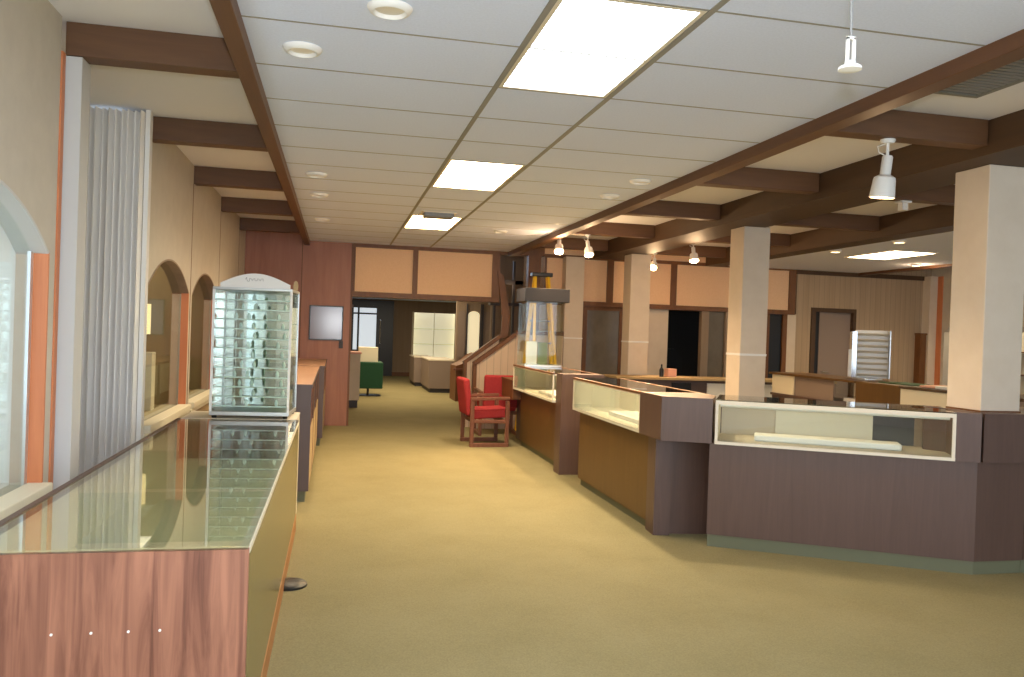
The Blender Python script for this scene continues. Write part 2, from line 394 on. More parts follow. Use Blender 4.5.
# arched black glazed doors at the far end
d = MB(); yq = 25.55
dr = struct('door_1', MB().box(.42, yq-.05, 0, .52, yq, 2.1).box(1.22, yq-.05, 0, 1.75, yq, 2.2).box(.52, yq-.05, 0, 1.22, yq, .8).box(.52, yq-.05, 2.1, 1.22, yq, 2.2).box(.40, yq-.06, 2.18, 1.75, yq, 2.34), 'black')
obj('pane', B(.52, yq-.03, .8, 1.22, yq-.02, 2.1), 'daypane', dr)
obj('muntin', MB().box(.64, yq-.06, .8, .70, yq-.03, 2.1).box(.52, yq-.06, 1.9, 1.22, yq-.03, 1.95), 'black', dr)
obj('handle', MB().tube([(1.34, yq-.09, 1.0), (1.34, yq-.09, 1.75)], .012).box(1.325, yq-.09, 1.0, 1.355, yq-.05, 1.03).box(1.325, yq-.09, 1.72, 1.355, yq-.05, 1.75), 'chrome', dr)
# ---- stair bay between the two soffits
struct('wall_stair', MB().box(2.78, 14.6, 0, 6.0, 14.7, 3.0), 'greywall')
struct('wall_stair_side', MB().box(3.36, YB+.02, 0, 3.45, 14.6, 3.0), 'peach')
struct('trim_8', B(2.93, YB-.06, 1.5, 3.13, YB+.08, 2.72), 'trimwood')
struct('trim_9', B(3.50, 12.24, 0, 3.80, YB, 2.72), 'columnpaint')
# ---- openings under the second soffit
struct('wall_back_right', MB().box(3.45, YB+.05, 0, 3.86, YB+.25, 1.97).box(4.58, YB, 0, 4.98, YB+.25, 1.97).box(4.98, YB+.06, 0, 5.36, YB+.25, 1.97).box(3.86, YB, 0, 5.36, YB+.1, .78).box(6.0, YB+.02, 0, 7.12, YB+.25, .78).box(7.5, YB, 0, 7.66, YB+.25, 1.97), 'columnpaint')
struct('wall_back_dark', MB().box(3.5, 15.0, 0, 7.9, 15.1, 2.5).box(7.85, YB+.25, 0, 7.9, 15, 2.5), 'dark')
g1 = struct('window_5', MB().box(3.86, YB+.03, .78, 3.95, YB+.1, 1.96).box(4.50, YB+.03, .78, 4.58, YB+.1, 1.96).box(3.95, YB+.03, 1.90, 4.5, YB+.1, 1.96), 'trimwood')
obj('pane', B(3.95, YB+.05, .78, 4.5, YB+.07, 1.9), 'frost', g1)
g2 = struct('window_6', MB().box(5.93, YB+.0, 0, 6.06, YB+.1, 1.96).box(6.36, YB, 0, 6.50, YB+.1, 1.96).box(6.06, YB, .78, 6.36, YB+.1, .84), 'greywall')
obj('pane', B(6.06, YB+.05, .84, 6.36, YB+.06, 1.96), 'frost', g2)
g3 = struct('window_7', MB().box(7.10, YB, 0, 7.17, YB+.1, 1.96).box(7.42, YB, 0, 7.5, YB+.1, 1.96), 'trimwood')
obj('pane', B(7.17, YB+.04, 0, 7.42, YB+.05, 1.96), 'black', g3)
# ---- boarded wall with the flush door
struct('wall_back_boarded', MB().box(7.66, YB, 0, 7.94, YB+.1, 3).box(8.80, YB, 0, 10.5, YB+.1, 3).box(7.94, YB, 2.1, 8.8, YB+.1, 3), 'boards')
struct('trim_10', B(7.62, YB-.03, 2.66, 10.3, YB, 2.735), 'girder')
dd = struct('door_2', MB().box(7.94, YB-.03, 0, 8.02, YB+.1, 2.1).box(8.74, YB-.03, 0, 8.80, YB+.1, 2.1).box(8.02, YB-.03, 2.03, 8.74, YB+.1, 2.1), 'girder')
obj('door_leaf', B(8.14, YB+.05, 0, 8.74, YB+.09, 2.03), 'doorgrey', dd); obj('side_reveal', B(8.02, YB+.06, 0, 8.14, YB+.1, 2.03), 'black', dd)
obj('handle', MB().tube([(8.2, YB+.05, 1.0), (8.2, YB-.01, 1.0), (8.3, YB-.01, 1.0)], .012), 'chrome', dd)
# ---- right wall with arched display windows
WR = [(10.79, 12.1, .72, 1.76, 2.0), (8.96, 10.61, .72, 1.76, 2.0), (7.13, 8.78, .72, 1.76, 2.0)]
struct('wall_right', arch_wall(XR, .14, YF, YB, 0, ZB, sorted(WR)), 'beige')
for i, h in enumerate(sorted(WR)):
    t = MB().box(XR+.7, h[0]-.1, .6, XR+.73, h[1]+.1, 2.3).box(XR+.14, h[0]-.1, .6, XR+.7, h[1]+.1, .7).box(XR+.14, h[0]-.1, 2.2, XR+.7, h[1]+.1, 2.25)
    w = struct(f'window_{8+i}', t, 'cream')
    for z in (1.08, 1.45): obj('shelf', B(XR+.2, h[0], z, XR+.69, h[1], z+.015), 'trimwood', w)
struct('trim_11', MB().box(XR-.02, 12.16, 0, XR, 12.27, 2.73), 'orange')
struct('trim_12', B(XR-.17, 12.27, 0, XR, YB, 2.73), 'columnpaint')

# ================================================================ TROFFERS
def troffer(x0, y0, x1, y1, z, label, dm='panel'):
    t = thing('ceiling_light', label, 'light', ((x0+x1)/2, (y0+y1)/2, z), 'fluorescent ceiling panels')
    f = MB().box(x0, y0, z-.006, x0+.02, y1, z+.1).box(x1-.02, y0, z-.006, x1, y1, z+.1).box(x0+.02, y0, z-.006, x1-.02, y0+.02, z+.1).box(x0+.02, y1-.02, z-.006, x1-.02, y1, z+.1).box(x0, y0, z+.1, x1, y1, z+.11)
    obj('frame', f, 'offwhite', t); obj('diffuser', B(x0+.02, y0+.02, z, x1-.02, y1-.02, z+.008), dm, t)
lab = {-2: 'large bright fluorescent ceiling panel nearest, in the middle row of tiles', 3: 'second fluorescent ceiling panel along the aisle, clear of any fitting', 8: 'farthest fluorescent ceiling panel of the aisle, with a vent box hanging in front of it'}
for n in troffer_rows:
    if n == -12 or n == -7: l = 'fluorescent ceiling panel overhead, nearer the shop front'
    else: l = lab[n]
    troffer(XT1+.016, Y0+ROW*n+.008, XT2-.016, Y0+ROW*(n+2)-.008, ZC+.004, l, {3: 'panelmid', 8: 'panelfar'}.get(n, 'panel'))
troffer(7.0, 9.15, 7.66, 10.2, 2.725, 'fluorescent ceiling panel in the lowered ceiling beyond the columns', 'panelmid')
troffer(7.0, 6.0, 7.66, 7.05, 2.725, 'fluorescent ceiling panel seen just past the nearest column edge', 'panelmid')

# ---- round ceiling cans
def can(x, y, z, label, lit=False, r=.085):
    t = thing('recessed_light', label, 'light', (x, y, z), 'round recessed ceiling lights')
    obj('trim_ring', MB().lathe([(r*.72, -.004), (r*.78, -.022), (r*.95, -.016), (r*1.05, -.002), (r*1.05, 0), (r*.7, 0)], (x, y, z), 28), 'white', t, smooth=True)
    obj('lens', MB().lathe([(r*.3, -.012), (r*.7, -.006), (r*.7, 0)], (x, y, z), 24), 'bulb' if lit else 'offwhite', t, smooth=True)
for x, y, l in ((-.19, 3.82, 'nearest complete white round ceiling fitting, beside the wooden fascia'), (.167, 3.23, 'white round ceiling fitting cut by the top edge of the photo'),
                (-.2, 6.94, 'white round ceiling fitting, second along the wooden fascia'), (-.2, 7.99, 'white round ceiling fitting, third along the wooden fascia'), (-.2, 9.83, 'white round ceiling fitting, farthest along the wooden fascia'),
                (2.37, 6.19, 'small round ceiling fitting, nearer of two beside the track-light fascia'), (2.37, 6.95, 'small round ceiling fitting, farther of two beside the track-light fascia'), (1.97, 9.93, 'small round ceiling fitting deep in the aisle, past the last light panel')):
    can(x, y, ZC, l)
    if y > 6: light('added_warm_spot', 'SPOT', (x, y, ZC-.03), 45 if x < 0 else 130, (1, .8, .56), (x, y, 0), spot_size=2.7, spot_blend=.9, shadow_soft_size=.06)  # warm spots added under unlit fittings to brighten the far aisle
for x, y, l in ((8.5, 10.6, 'glowing recessed downlight beside the far orange-lit fascia'), (6.45, 8.35, 'tiny lit downlight behind the girder, nearer the column'), (6.45, 9.6, 'tiny lit downlight behind the girder, farther from the column')):
    can(x, y, 2.73, l, True, .075)
light('downlight_spill', 'POINT', (8.55, 10.6, 2.64), 5, WARM, shadow_soft_size=.06)
light('downlight_beam', 'SPOT', (8.5, 10.6, 2.70), 60, WARM, (8.6, 10.6, 0), spot_size=2.6, spot_blend=.8, shadow_soft_size=.05)

# ================================================================ AISLE CASES ON THE WINDOW SIDE
def case1():
    x0, x1, ya, yb, H = -1.075, -.245, 2.65, 6.14, .80
    t = thing('glass_display_case', 'long glass-topped display case with a wood-grain end panel, nearest in the aisle', 'display case', (-.6, 2.65, 0))
    e = obj('end_panel', B(x0, ya, 0, x1, ya+.025, H-.012), 'grain', t); e['label'] = 'reddish wood-grain end panel'
    for x in (-.805, -.695, -.59, -.50): obj('screw_cap', MB().tube([(x, ya+.001, .545), (x, ya-.003, .545)], .004, 12), 'white', t)
    obj('end_panel', B(x0, yb-.025, 0, x1, yb, H-.012), 'grain', t)
    obj('front_panel', B(x1-.012, ya+.025, .11, x1, yb-.025, H-.03), 'olive', t)['label'] = 'glossy front panel coloured olive for the carpet reflection'
    obj('base_strip', B(x1-.02, ya+.0255, 0, x1+.004, yb-.0255, .11), 'tanwood', t)
    obj('back_panel', B(x0, ya+.025, 0, x0+.012, yb-.025, H-.03), 'cream', t)
    obj('front_rail', B(x1-.03, ya+.025, H-.03, x1+.001, yb-.025, H-.011), 'cream', t)
    obj('back_rail', B(x0-.012, ya, H-.03, x0+.012, yb, H+.004), 'brown', t)
    obj('display_deck', B(x0+.012, ya+.025, .50, x1-.012, yb-.025, .52), 'cream', t)
    obj('glass_top', B(x0+.0125, ya+.002, H-.010, x1-.002, yb, H), 'topglass', t)
    obj('tube_or_glint', MB().tube([(x1-.024, ya+.1, H-.048), (x1-.024, yb-.1, H-.048)], .008, 10), 'tube', t)
    for y in (3.8, 5.0): obj('divider', B(x0+.013, y, .52, x1-.05, y+.006, H-.06), 'greenglass', t)
case1()
# stand that carries the tower
t = thing('low_stand', 'low stand under the glass tower, at the end of the wood-grain case', 'stand', (-.6, 6.16, 0))
obj('cabinet', B(-1.06, 6.165, 0, -.262, 6.68, .785), 'cream', t); obj('top', B(-1.07, 6.16, .786, -.26, 6.685, .80), 'offwhite', t)
def tower():
    x0, x1, y0, y1, z0, z1 = -.885, -.32, 6.19, 6.62, .80, 1.76
    t = thing('glass_showcase_tower', 'tall clear glass tower showcase with many shelves and a white arched header', 'showcase', (-.6, 6.19, .8)); t.rotation_euler[2] = -.075
    for x in (x0+.03, x1-.03):
        for y in (y0+.03, y1-.03): obj('foot', MB().lathe([(.016, 0), (.02, .012), (.012, .02)], (x, y, z0), 12), 'black', t, smooth=True)
    obj('base', B(x0, y0, z0+.02, x1, y1, z0+.05), 'silver', t, bevel=.003)
    obj('top_plate', B(x0, y0, z1-.02, x1, y1, z1), 'silver', t, bevel=.003)
    for x in (x0, x1-.016):
        for y in (y0, y1-.016): obj('corner_post', B(x, y, z0+.05, x+.016, y+.016, z1-.02), 'white' if y == y0 else 'silver', t)
    obj('front_pane', B(x0+.017, y0+.004, z0+.05, x1-.017, y0+.009, z1-.02), 'glass', t)
    obj('side_pane', B(x0+.004, y0+.017, z0+.05, x0+.009, y1-.017, z1-.02), 'glass', t); obj('side_pane', B(x1-.009, y0+.017, z0+.05, x1-.004, y1-.017, z1-.02), 'glass', t)
    obj('mirror_back', B(x0+.017, y1-.012, z0+.05, x1-.017, y1-.006, z1-.02), 'mirror', t)
    n = 12
    for i in range(n):
        z = z0+.085+i*.071
        sh = obj('shelf', B(x0+.02, y0+.02, z, x1-.02, y1-.02, z+.007), 'greenglass', t)
        obj('bright_edge', B(x0+.02, y0+.016, z-.001, x1-.02, y0+.0195, z+.008), 'edge', sh)
    # pale pegs added as painted sparkle between the shelves
    for i in range(n):
        z = z0+.085+i*.071
        for x in (x0+.16, x0+.25, x1-.10): obj('sparkle_peg', MB().lathe([(.010, 0), (.015, .014), (.012, .03), (.004, .045)], (x+.02*((i*5) % 3), y0+.06+.04*((i*7) % 3), z+.007), 10), 'edge', t, smooth=True)
    h = [(x0+.05, z1), (x1-.02, z1)]+[(x0+.05+(x1-x0-.07)*(1-i/16), z1+.03+.075*math.sin(math.pi*i/16)) for i in range(17)]
    hd = obj('header', MB().extrude([(x, y0+.01, z) for x, z in h], (0, .016, 0)), 'white', t); hd['label'] = 'white arched header with a grey script mark'
    sc = [(-.66+.004*i+.004*math.sin(i*1.3), y0+.008, z1+.060+.009*math.sin(i*.9)*(1 if i > 6 else 1.8)) for i in range(34)]
    obj('script_mark', MB().tube(sc, .0016, 6), 'grey', hd)
    obj('side_tab', MB().extrude([(x1-.02+.018*math.cos(a*.3927), y1-.1, z1+.035+.045*math.sin(a*.3927)) for a in range(16)], (0, .012, 0)), 'tan', t)
tower()
def side_case(y0, y1, label, x1=-.185):
    x0, H = -.78, 1.0
    t = thing('display_cabinet', label, 'display case', ((x0+x1)/2, y0, 0), 'slate-ended cases along the window wall')
    obj('toe_kick', B(x0+.02, y0+.06, 0, x1-.03, y1, .1), 'kick', t)
    obj('end_panel', B(x0, y0, .1, x1, y0+.02, H-.012), 'slate', t)['label'] = 'dark slate end panel'
    obj('body', B(x0, y0+.02, .1, x1-.012, y1, .62), 'panelwood', t)
    obj('front_glass', B(x1-.012, y0+.02, .62, x1-.006, y1-.02, H-.03), 'glass', t)
    obj('deck', B(x0, y0+.02, .62, x1-.012, y1-.02, .635), 'cream', t); obj('back_panel', B(x0, y0+.02, .635, x0+.012, y1-.02, H-.03), 'cream', t)
    for k in range(4):
        y = y0+.02+(y1-y0-.06)*k/3
        obj('stile', B(x1-.012, y, .1, x1, y+.035, H-.03), 'trimwood', t)
    obj('front_panel', B(x1-.012, y0+.055, .1, x1-.003, y1-.04, .6), 'tan', t)
    obj('top', B(x0-.005, y0-.002, H-.03, x1+.004, y1, H), 'pinkwood', t, bevel=.003); obj('top_edge', MB().box(x1+.0042, y0-.002, H-.03, x1+.010, y1, H+.001).box(x0-.005, y0-.009, H-.03, x1+.010, y0-.0025, H+.001), 'slate', t)
side_case(7.0, 10.2, 'slate-ended display cabinet standing behind the glass tower')
side_case(10.3, 12.42, 'farther display cabinet, between the slate-ended one and the wood wall', -.125)
tag(obj('floor_disc', MB().lathe([(.10, 0), (.10, .012), (.085, .022), (.03, .028)], (-.215, 4.79, 0), 28), 'black', smooth=True), 'black round weighted foot poking out beside the wood-grain case', 'base')
# things behind the arched windows
tag(obj('lamp_shade', MB().lathe([(.085, 0), (.085, .25)], (-1.585, 7.18, 1.38), 4), 'screen'), 'lit cream square lamp shade behind the first complete arched window', 'lamp')
tag(obj('display_box', B(-1.66, 7.42, .72, -1.53, 7.56, 1.22), 'cream', bevel=.004), 'upright cream box behind the first complete arched window', 'box')
tag(obj('shelf_unit', MB().box(-1.95, 6.4, 1.30, -1.72, 7.8, 1.312).box(-1.95, 6.4, 1.66, -1.74, 7.8, 1.672).box(-1.74, 6.98, .72, -1.725, 7.0, 1.66).box(-1.74, 7.7, .72, -1.725, 7.72, 1.66), 'charcoal'), 'thin dark display shelf frame behind the first complete arched window', 'shelf')
tag(obj('shelf_unit', MB().box(-2.05, 8.2, 1.15, -1.7, 9.7, 1.165).box(-2.05, 8.2, 1.5, -1.8, 9.7, 1.512).box(-1.72, 8.7, .72, -1.70, 8.72, 1.5).box(-1.72, 9.3, .72, -1.70, 9.32, 1.5), 'charcoal'), 'thin dark display shelf frame behind the arched window nearest the wood wall', 'shelf')
tag(obj('display_board', MB().extrude([(-1.62, 2.7, .70), (-1.62, 4.05, .70), (-1.62, 3.6, .98), (-1.62, 2.7, 1.25)], (-.015, 0, 0)), 'cream'), 'sloping cream display board low in the nearest arched window', 'board')
tag(obj('window_screen', B(-1.95, 3.5, .70, -1.93, 4.25, 2.2), 'white'), 'white upright screen standing in the nearest arched window', 'screen')
# folding curtain
mb = MB(); nn = 60; prof = []
for i in range(nn+1):
    x = -1.705+(.37)*i/nn; prof.append((x, 6.0+.035*math.sin(i*.95)+.012*math.sin(i*.41)))
mb.prism(prof+[(x, y+.02) for x, y in prof[::-1]], 0.02, 2.93)
tag(obj('folding_curtain', mb, 'curtain'), 'pale floor-to-ceiling accordion curtain beside the white post', 'curtain')

# ================================================================ COUNTER ISLAND
def poly_in(p, d):  # inset helper not needed for these shapes
    return p
def counter_straight(name, label, ya, yb, fx, bx, zt, zb, base_x, kick, grp, wood='brown', rear=None, tray=True):
    """glass-fronted counter running along Y with its front facing -X"""
    t = thing(name, label, 'display counter', ((fx+bx)/2, (ya+yb)/2, 0), grp)
    lo = zb
    obj('base_cabinet', B(base_x, ya, .07, bx, yb, lo-.001), wood, t)
    obj('toe_kick', B(base_x+kick, ya+.005, 0, bx-.02, yb-.005, .07), 'kick', t)
    obj('display_deck', B(fx, ya, lo, bx, yb, lo+.025), 'casecream', t)
    obj('glass_front', B(fx+.004, ya+.016, lo+.026, fx+.01, yb-.016, zt-.03), 'glass', t)
    f = MB().box(fx, ya, lo+.025, fx+.016, ya+.016, zt-.025).box(fx, yb-.016, lo+.025, fx+.016, yb, zt-.025).box(fx, ya, zt-.028, fx+.02, yb, zt-.008)
    obj('frame', f, 'offwhite', t)
    obj('end_panel', B(fx+.017, yb-.012, lo+.026, bx-.013, yb, zt-.01), 'casecream', t)
    obj('rear_door', B(bx-.012, ya, lo+.026, bx, (ya+yb)/2, zt-.01), 'casecream', t); obj('rear_door', B(bx-.024, (ya+yb)/2-.03, lo+.026, bx-.013, yb-.013, zt-.01), 'casecream', t)
    obj('tube_or_glint', MB().tube([(fx+.05, ya+.05, zt-.022), (fx+.05, yb-.05, zt-.022)], .006, 10), 'tubelow', t)
    obj('glass_top', B(fx-.003, ya, zt-.008, bx, yb, zt), 'topglass', t)
    obj('top_edge', MB().box(fx-.006, ya, zt-.016, fx+.03, yb, zt+.002).box(bx-.03, ya, zt-.0165, bx+.003, yb, zt+.002), 'trimwood', t)
    return t
ISL = 'brown glass-fronted counters of the island'
c1 = counter_straight('display_counter', 'farthest aisle counter with a glass front, ending in a tall brown pier', 8.50, 10.50, 2.325, 2.84, 1.07, .75, 2.44, .03, ISL, 'brown_warmlit')
obj('pier', B(2.365, 8.28, 0, 2.84, 8.499, 1.072), 'brown', c1)['label'] = 'full-height brown end pier'
tag(obj('display_tray', B(2.42, 8.6, .776, 2.70, 9.5, .81), 'tray', bevel=.006), 'white display tray inside the farthest aisle counter', 'tray')
t = thing('low_desk', 'low brown desk unit continuing past the farthest counter, behind the red chairs', 'desk', (2.58, 10.9, 0))
obj('apron', B(2.33, 10.52, .60, 2.84, 11.25, .83), 'trimwood', t); obj('top', B(2.32, 10.51, .831, 2.85, 11.26, .86), 'trimwood', t)
obj('pedestal', B(2.55, 10.53, 0, 2.83, 11.2, .599), 'slate', t)
c2 = counter_straight('display_counter', 'middle aisle counter with a glass front and an angled brown corner', 5.93, 7.74, 2.33, 2.84, 1.07, .75, 2.41, .03, ISL, 'brown_warmlit')
obj('corner_block', MB().prism([(2.33, 5.929), (2.33, 5.5), (2.66, 5.355), (2.84, 5.67), (2.84, 5.929)], .75, 1.072), 'brown', c2)['label'] = 'angled brown corner block'
obj('base_cabinet', MB().prism([(2.41, 5.929), (2.395, 5.735), (2.52, 5.72), (2.53, 5.77), (2.80, 5.735), (2.843, 5.735), (2.843, 5.929)], .0, .749), 'brown', c2)
tag(obj('display_tray', B(2.45, 6.05, .776, 2.72, 7.0, .815), 'tray', bevel=.006), 'white display tray inside the middle aisle counter', 'tray')
# near counter, turned 30 degrees
def counter3():
    A, Bc = Vector((2.68, 5.35)), Vector((4.155, 4.512)); u = (Bc-A).normalized(); n = Vector((-u.y, u.x))  # n points to the staff side
    L = (Bc-A).length; zb, zt = .75, 1.07
    P = lambda s, d: tuple(A+u*s+n*d)
    t = thing('display_counter', 'nearest counter, with a cream-framed glass front, ending at the big column', 'display counter', (A.x+.9, A.y, 0), ISL)
    def bar3(s0, s1, d0, d1, z0, z1): return MB().prism([P(s0, d0), P(s1, d0), P(s1, d1), P(s0, d1)], z0, z1)
    D = .55; Lg = L-.15
    back_x = 4.20
    def clipped(s0, d0, z0, z1):
        k = (back_x-A.x-n.x*D)/u.x
        return MB().prism([P(s0, d0), P(L-.01, d0), (back_x, 4.585), (back_x, A.y+u.y*k+n.y*D), P(s0, D)], z0, z1)
    obj('base_cabinet', clipped(-.035, .03, .09, zb-.001), 'brown', t)
    obj('toe_kick', clipped(-.03, .045, 0, .09), 'kick', t)
    obj('display_deck', bar3(0, Lg, 0, D-.02, zb, zb+.02), 'caseback', t)
    obj('glass_front', bar3(.02, Lg-.02, .004, .010, zb+.02, zt-.03), 'glass', t)
    fr = MB()
    for a in ((0, .02, 0, .02, zb+.0205, zt-.009), (Lg-.02, Lg, 0, .02, zb+.0205, zt-.009), (.0, Lg, -.004, .016, zb-.002, zb+.02), (.02, Lg-.02, -.004, .02, zt-.035, zt-.009)):
        q = bar3(*a); fr.add(q.v, q.f)
    obj('frame', fr, 'offwhite', t)['label'] = 'cream metal glazing frame'
    obj('top_rail', MB().tube([P(.03, .05)+(zt-.045,), P(Lg-.03, .05)+(zt-.045,)], .012, 10), 'tray', t)
    obj('end_panel', bar3(0, .012, .021, D-.02, zb+.021, zt-.01), 'cream', t)
    obj('rear_door', bar3(.02, .45, D-.035, D-.022, zb+.021, zt-.01), 'caseback', t)  # the column's reflection is put into this door's taupe
    obj('rear_door', bar3(.42, 1.10, D-.05, D-.037, zb+.021, zt-.01), 'casecream', t)
    obj('rear_door', bar3(1.38, Lg-.05, D-.035, D-.022, zb+.021, zt-.01), 'greywall', t)
    obj('dark_panel', bar3(1.08, 1.38, D-.034, D-.022, zb+.021, zt-.04), 'charcoal', t)
    obj('glass_top', bar3(0, Lg-.001, -.003, D-.02, zt-.008, zt), 'topglass', t)
    k = (back_x-A.x-n.x*D)/u.x
    obj('corner_block', MB().prism([P(Lg, 0), tuple(Bc), (4.20, 4.58), (back_x, A.y+u.y*k+n.y*D), (4.10, 4.98), P(Lg, .3)], zb, zt+.002), 'brown', t)
    tr = bar3(.27, 1.25, .16, .34, zb+.0205, zb+.065)
    return t, tr
c3, tr = counter3()
tag(obj('display_tray', tr, 'tray', bevel=.01), 'long white display board inside the nearest counter', 'tray')
wp = [(4.16, 4.545), (4.545, 4.547), (4.545, 4.592), (4.215, 4.588)]
obj('wing_panel', MB().prism(wp, .09, .75), 'brown', c3); obj('wing_kick', MB().prism([(4.17, 4.56), (4.545, 4.565), (4.545, 4.59), (4.21, 4.587)], 0, .09), 'kick', c3)
obj('wing_case', MB().prism([(4.165, 4.502), (4.545, 4.496), (4.545, 4.592), (4.215, 4.588)], .751, 1.072), 'brown', c3)
t = thing('corner_counter', 'plain brown counter wing carrying on past the big column to the photo edge', 'counter', (4.85, 4.55, 0))
obj('base_cabinet', B(4.55, 4.547, .09, 5.2, 5.08, .75), 'brown', t)
obj('toe_kick', B(4.55, 4.565, 0, 5.18, 5.07, .09), 'kick', t)
obj('upper_case', MB().prism([(4.55, 4.496), (5.2, 4.485), (5.2, 5.08), (4.55, 5.08)], .751, 1.072), 'brown', t)
# columns
def column(x, y, label, band):
    t = thing('column', label, 'column', (x, y, 0), 'square columns under the girder')
    obj('shaft', B(x-.155, y-.155, 0, x+.155, y+.155, 2.729), 'columnpaint', t, bevel=.006)
    if band: obj('band', B(x-.158, y-.158, band-.012, x+.158, y+.158, band+.012), 'white', t)
    else: obj('base_trim', MB().box(x-.16, y-.16, 1.073, x+.16, y-.155, 1.085).box(x-.16, y-.155, 1.073, x-.155, y+.155, 1.085), 'trimwood', t)
column(4.375, 4.755, 'wide pale square column nearest, rising out of the nearest counter', None)
column(4.42, 8.15, 'middle pale square column with a thin white band', 1.345)
column(4.42, 11.55, 'slimmest-looking pale square column, farthest, standing behind the middle counter', 1.42)
struct('trim_13', B(3.495, 12.235, 1.43, 3.805, 12.24, 1.45), 'white')

# ---- far row of the island (staff side seen)
t = thing('display_counter', 'counter of the far row with cream and grey sliding rear doors', 'display counter', (6.25, 9.3, 0), ISL)
obj('base_cabinet', B(5.98, 8.36, 0, 6.5, 10.25, .76), 'brown', t)
obj('deck', B(5.95, 8.36, .7605, 6.5, 10.25, .79), 'brown', t); obj('top', B(5.93, 8.36, 1.045, 6.52, 10.27, 1.072), 'brown_warmlit', t)
obj('rear_door', B(5.97, 9.70, .791, 5.985, 10.24, 1.044), 'cream', t); obj('rear_door', B(5.99, 8.85, .791, 6.005, 9.72, 1.044), 'doorgrey', t)
obj('front_glass', B(6.48, 8.37, .791, 6.49, 10.24, 1.044), 'glass', t); obj('end_panel', B(5.99, 10.24, .791, 6.47, 10.25, 1.044), 'brown', t)
obj('inner_box', B(6.1, 8.4, .791, 6.44, 8.8, .84), 'tray', t)
tag(obj('end_cabinet', B(5.94, 7.55, 0, 6.52, 8.35, 1.07), 'brown_warmlit', bevel=.004), 'plain brown cabinet block between the two far-row counters', 'cabinet')
t = thing('display_counter', 'far-row counter cut off by the big column, with a cream rear door', 'display counter', (6.2, 6.4, 0), ISL)
obj('base_cabinet', B(5.92, 5.2, 0, 6.45, 7.54, .76), 'brown', t); obj('top', B(5.88, 5.2, 1.045, 6.47, 7.54, 1.072), 'girder', t); obj('rear_door', B(5.90, 6.85, .761, 5.915, 7.53, 1.044), 'cream', t)
obj('rear_door', B(5.92, 5.2, .761, 5.935, 6.87, 1.044), 'doorgrey', t); obj('front_glass', B(6.42, 5.2, .761, 6.43, 7.53, 1.044), 'glass', t)
def rack():
    x, y, z = 6.36, 8.72, 1.073
    t = thing('display_rack', 'white pocketed rotating rack with shiny mirrored side on the far-row counter', 'rack', (x, y, z))
    R = Matrix.Rotation(-.5, 3, 'Z')
    def bx(a, b, c, d, e, f):
        q = B(a, b, c, d, e, f); q.v = [tuple(R@Vector(v)+Vector((x, y, z))) for v in q.v]; return q
    obj('base', MB().lathe([(.17, 0), (.17, .015), (.04, .025)], (x, y, z), 24), 'silver', t)
    obj('spine', bx(-.14, -.02, .02, .22, .14, .60), 'white', t)
    for i in range(8):
        zz = .04+i*.07
        q = MB().extrude([(-.13, -.021, zz), (-.13, -.10, zz+.028), (-.13, -.10, zz+.034), (-.13, -.021, zz+.012)], (.34, 0, 0)); q.v = [tuple(R@Vector(v)+Vector((x, y, z))) for v in q.v]
        obj('pocket', q, 'offwhite', t)
    obj('mirror_side', bx(-.20, -.12, .02, -.145, .14, .58), 'chrome', t)
    obj('side_frame', bx(.221, -.12, .02, .232, .14, .60), 'silver', t)
    obj('tube_or_glint', bx(-.235, -.14, .03, -.201, -.09, .36), 'tray', t)  # white strip painted as a lamp-like reflection on the mirrored side
rack()
tag(obj('paper_stack', MB().prism([(5.98, 6.6), (6.35, 6.65), (6.33, 7.2), (5.96, 7.1)], 1.073, 1.10), 'tray', bevel=.006), 'white papers lying on the far-row counter beside the big column', 'papers')
tag(obj('cloth', MB().prism([(6.0, 7.12), (6.3, 7.22), (6.25, 7.42), (5.98, 7.35)], 1.073, 1.095), 'pink', bevel=.008), 'small pink cloth on the far-row counter next to white papers', 'cloth')
tag(obj('felt_pad', B(6.05, 7.6, 1.071, 6.4, 8.1, 1.083), 'green2', bevel=.004), 'dark green pad on top of the plain brown block', 'pad')
# back desk under the second soffit
t = thing('back_desk', 'long low desk with an orange-edged top under the dark rear openings', 'desk', (5.1, 11.0, 0))
obj('top', B(3.85, 10.7, .90, 7.3, 11.3, .93), 'tan', t); obj('body', B(3.9, 10.78, 0, 7.25, 11.26, .899), 'slate', t)
obj('panel', B(5.25, 10.765, .62, 6.3, 10.78, .86), 'tray', t); obj('panel', B(4.7, 10.765, .62, 5.0, 10.78, .86), 'black', t)
tag(obj('card_box', B(4.70, 10.9, .931, 4.83, 11.05, 1.05), 'pink', bevel=.004), 'small pink box on the back desk', 'box')
tag(obj('bottle', MB().lathe([(.03, 0), (.032, .1), (.012, .14), (.012, .18)], (4.62, 10.96, .931), 14), 'black', smooth=True), 'small dark bottle on the back desk beside a pink box', 'bottle')
tag(obj('office_chair', MB().box(5.55, 13.0, .42, 6.0, 13.4, .5).extrude([(5.52, 13.42, .55), (6.02, 13.42, .55), (6.05, 13.42, 1.1), (5.9, 13.42, 1.3), (5.65, 13.42, 1.3), (5.5, 13.42, 1.1)], (0, .08, 0)).tube([(5.77, 13.2, .42), (5.77, 13.2, .06)], .03).bar((5.5, 13.2, .05), (6.04, 13.2, .05), .05).bar((5.77, 12.95, .05), (5.77, 13.45, .05), .05), 'black'), 'black office chair in the dark rear doorway', 'chair')
tag(obj('wall_cabinet', MB().box(10.0, YB-.14, .72, 10.12, YB-.005, 1.70).box(9.99, YB-.16, 1.70, 10.125, YB-.005, 1.73).box(10.02, YB-.15, 1.35, 10.1, YB-.14, 1.64), 'trimwood'), 'narrow dark wooden wall cabinet in the corner of the boarded wall', 'cabinet')

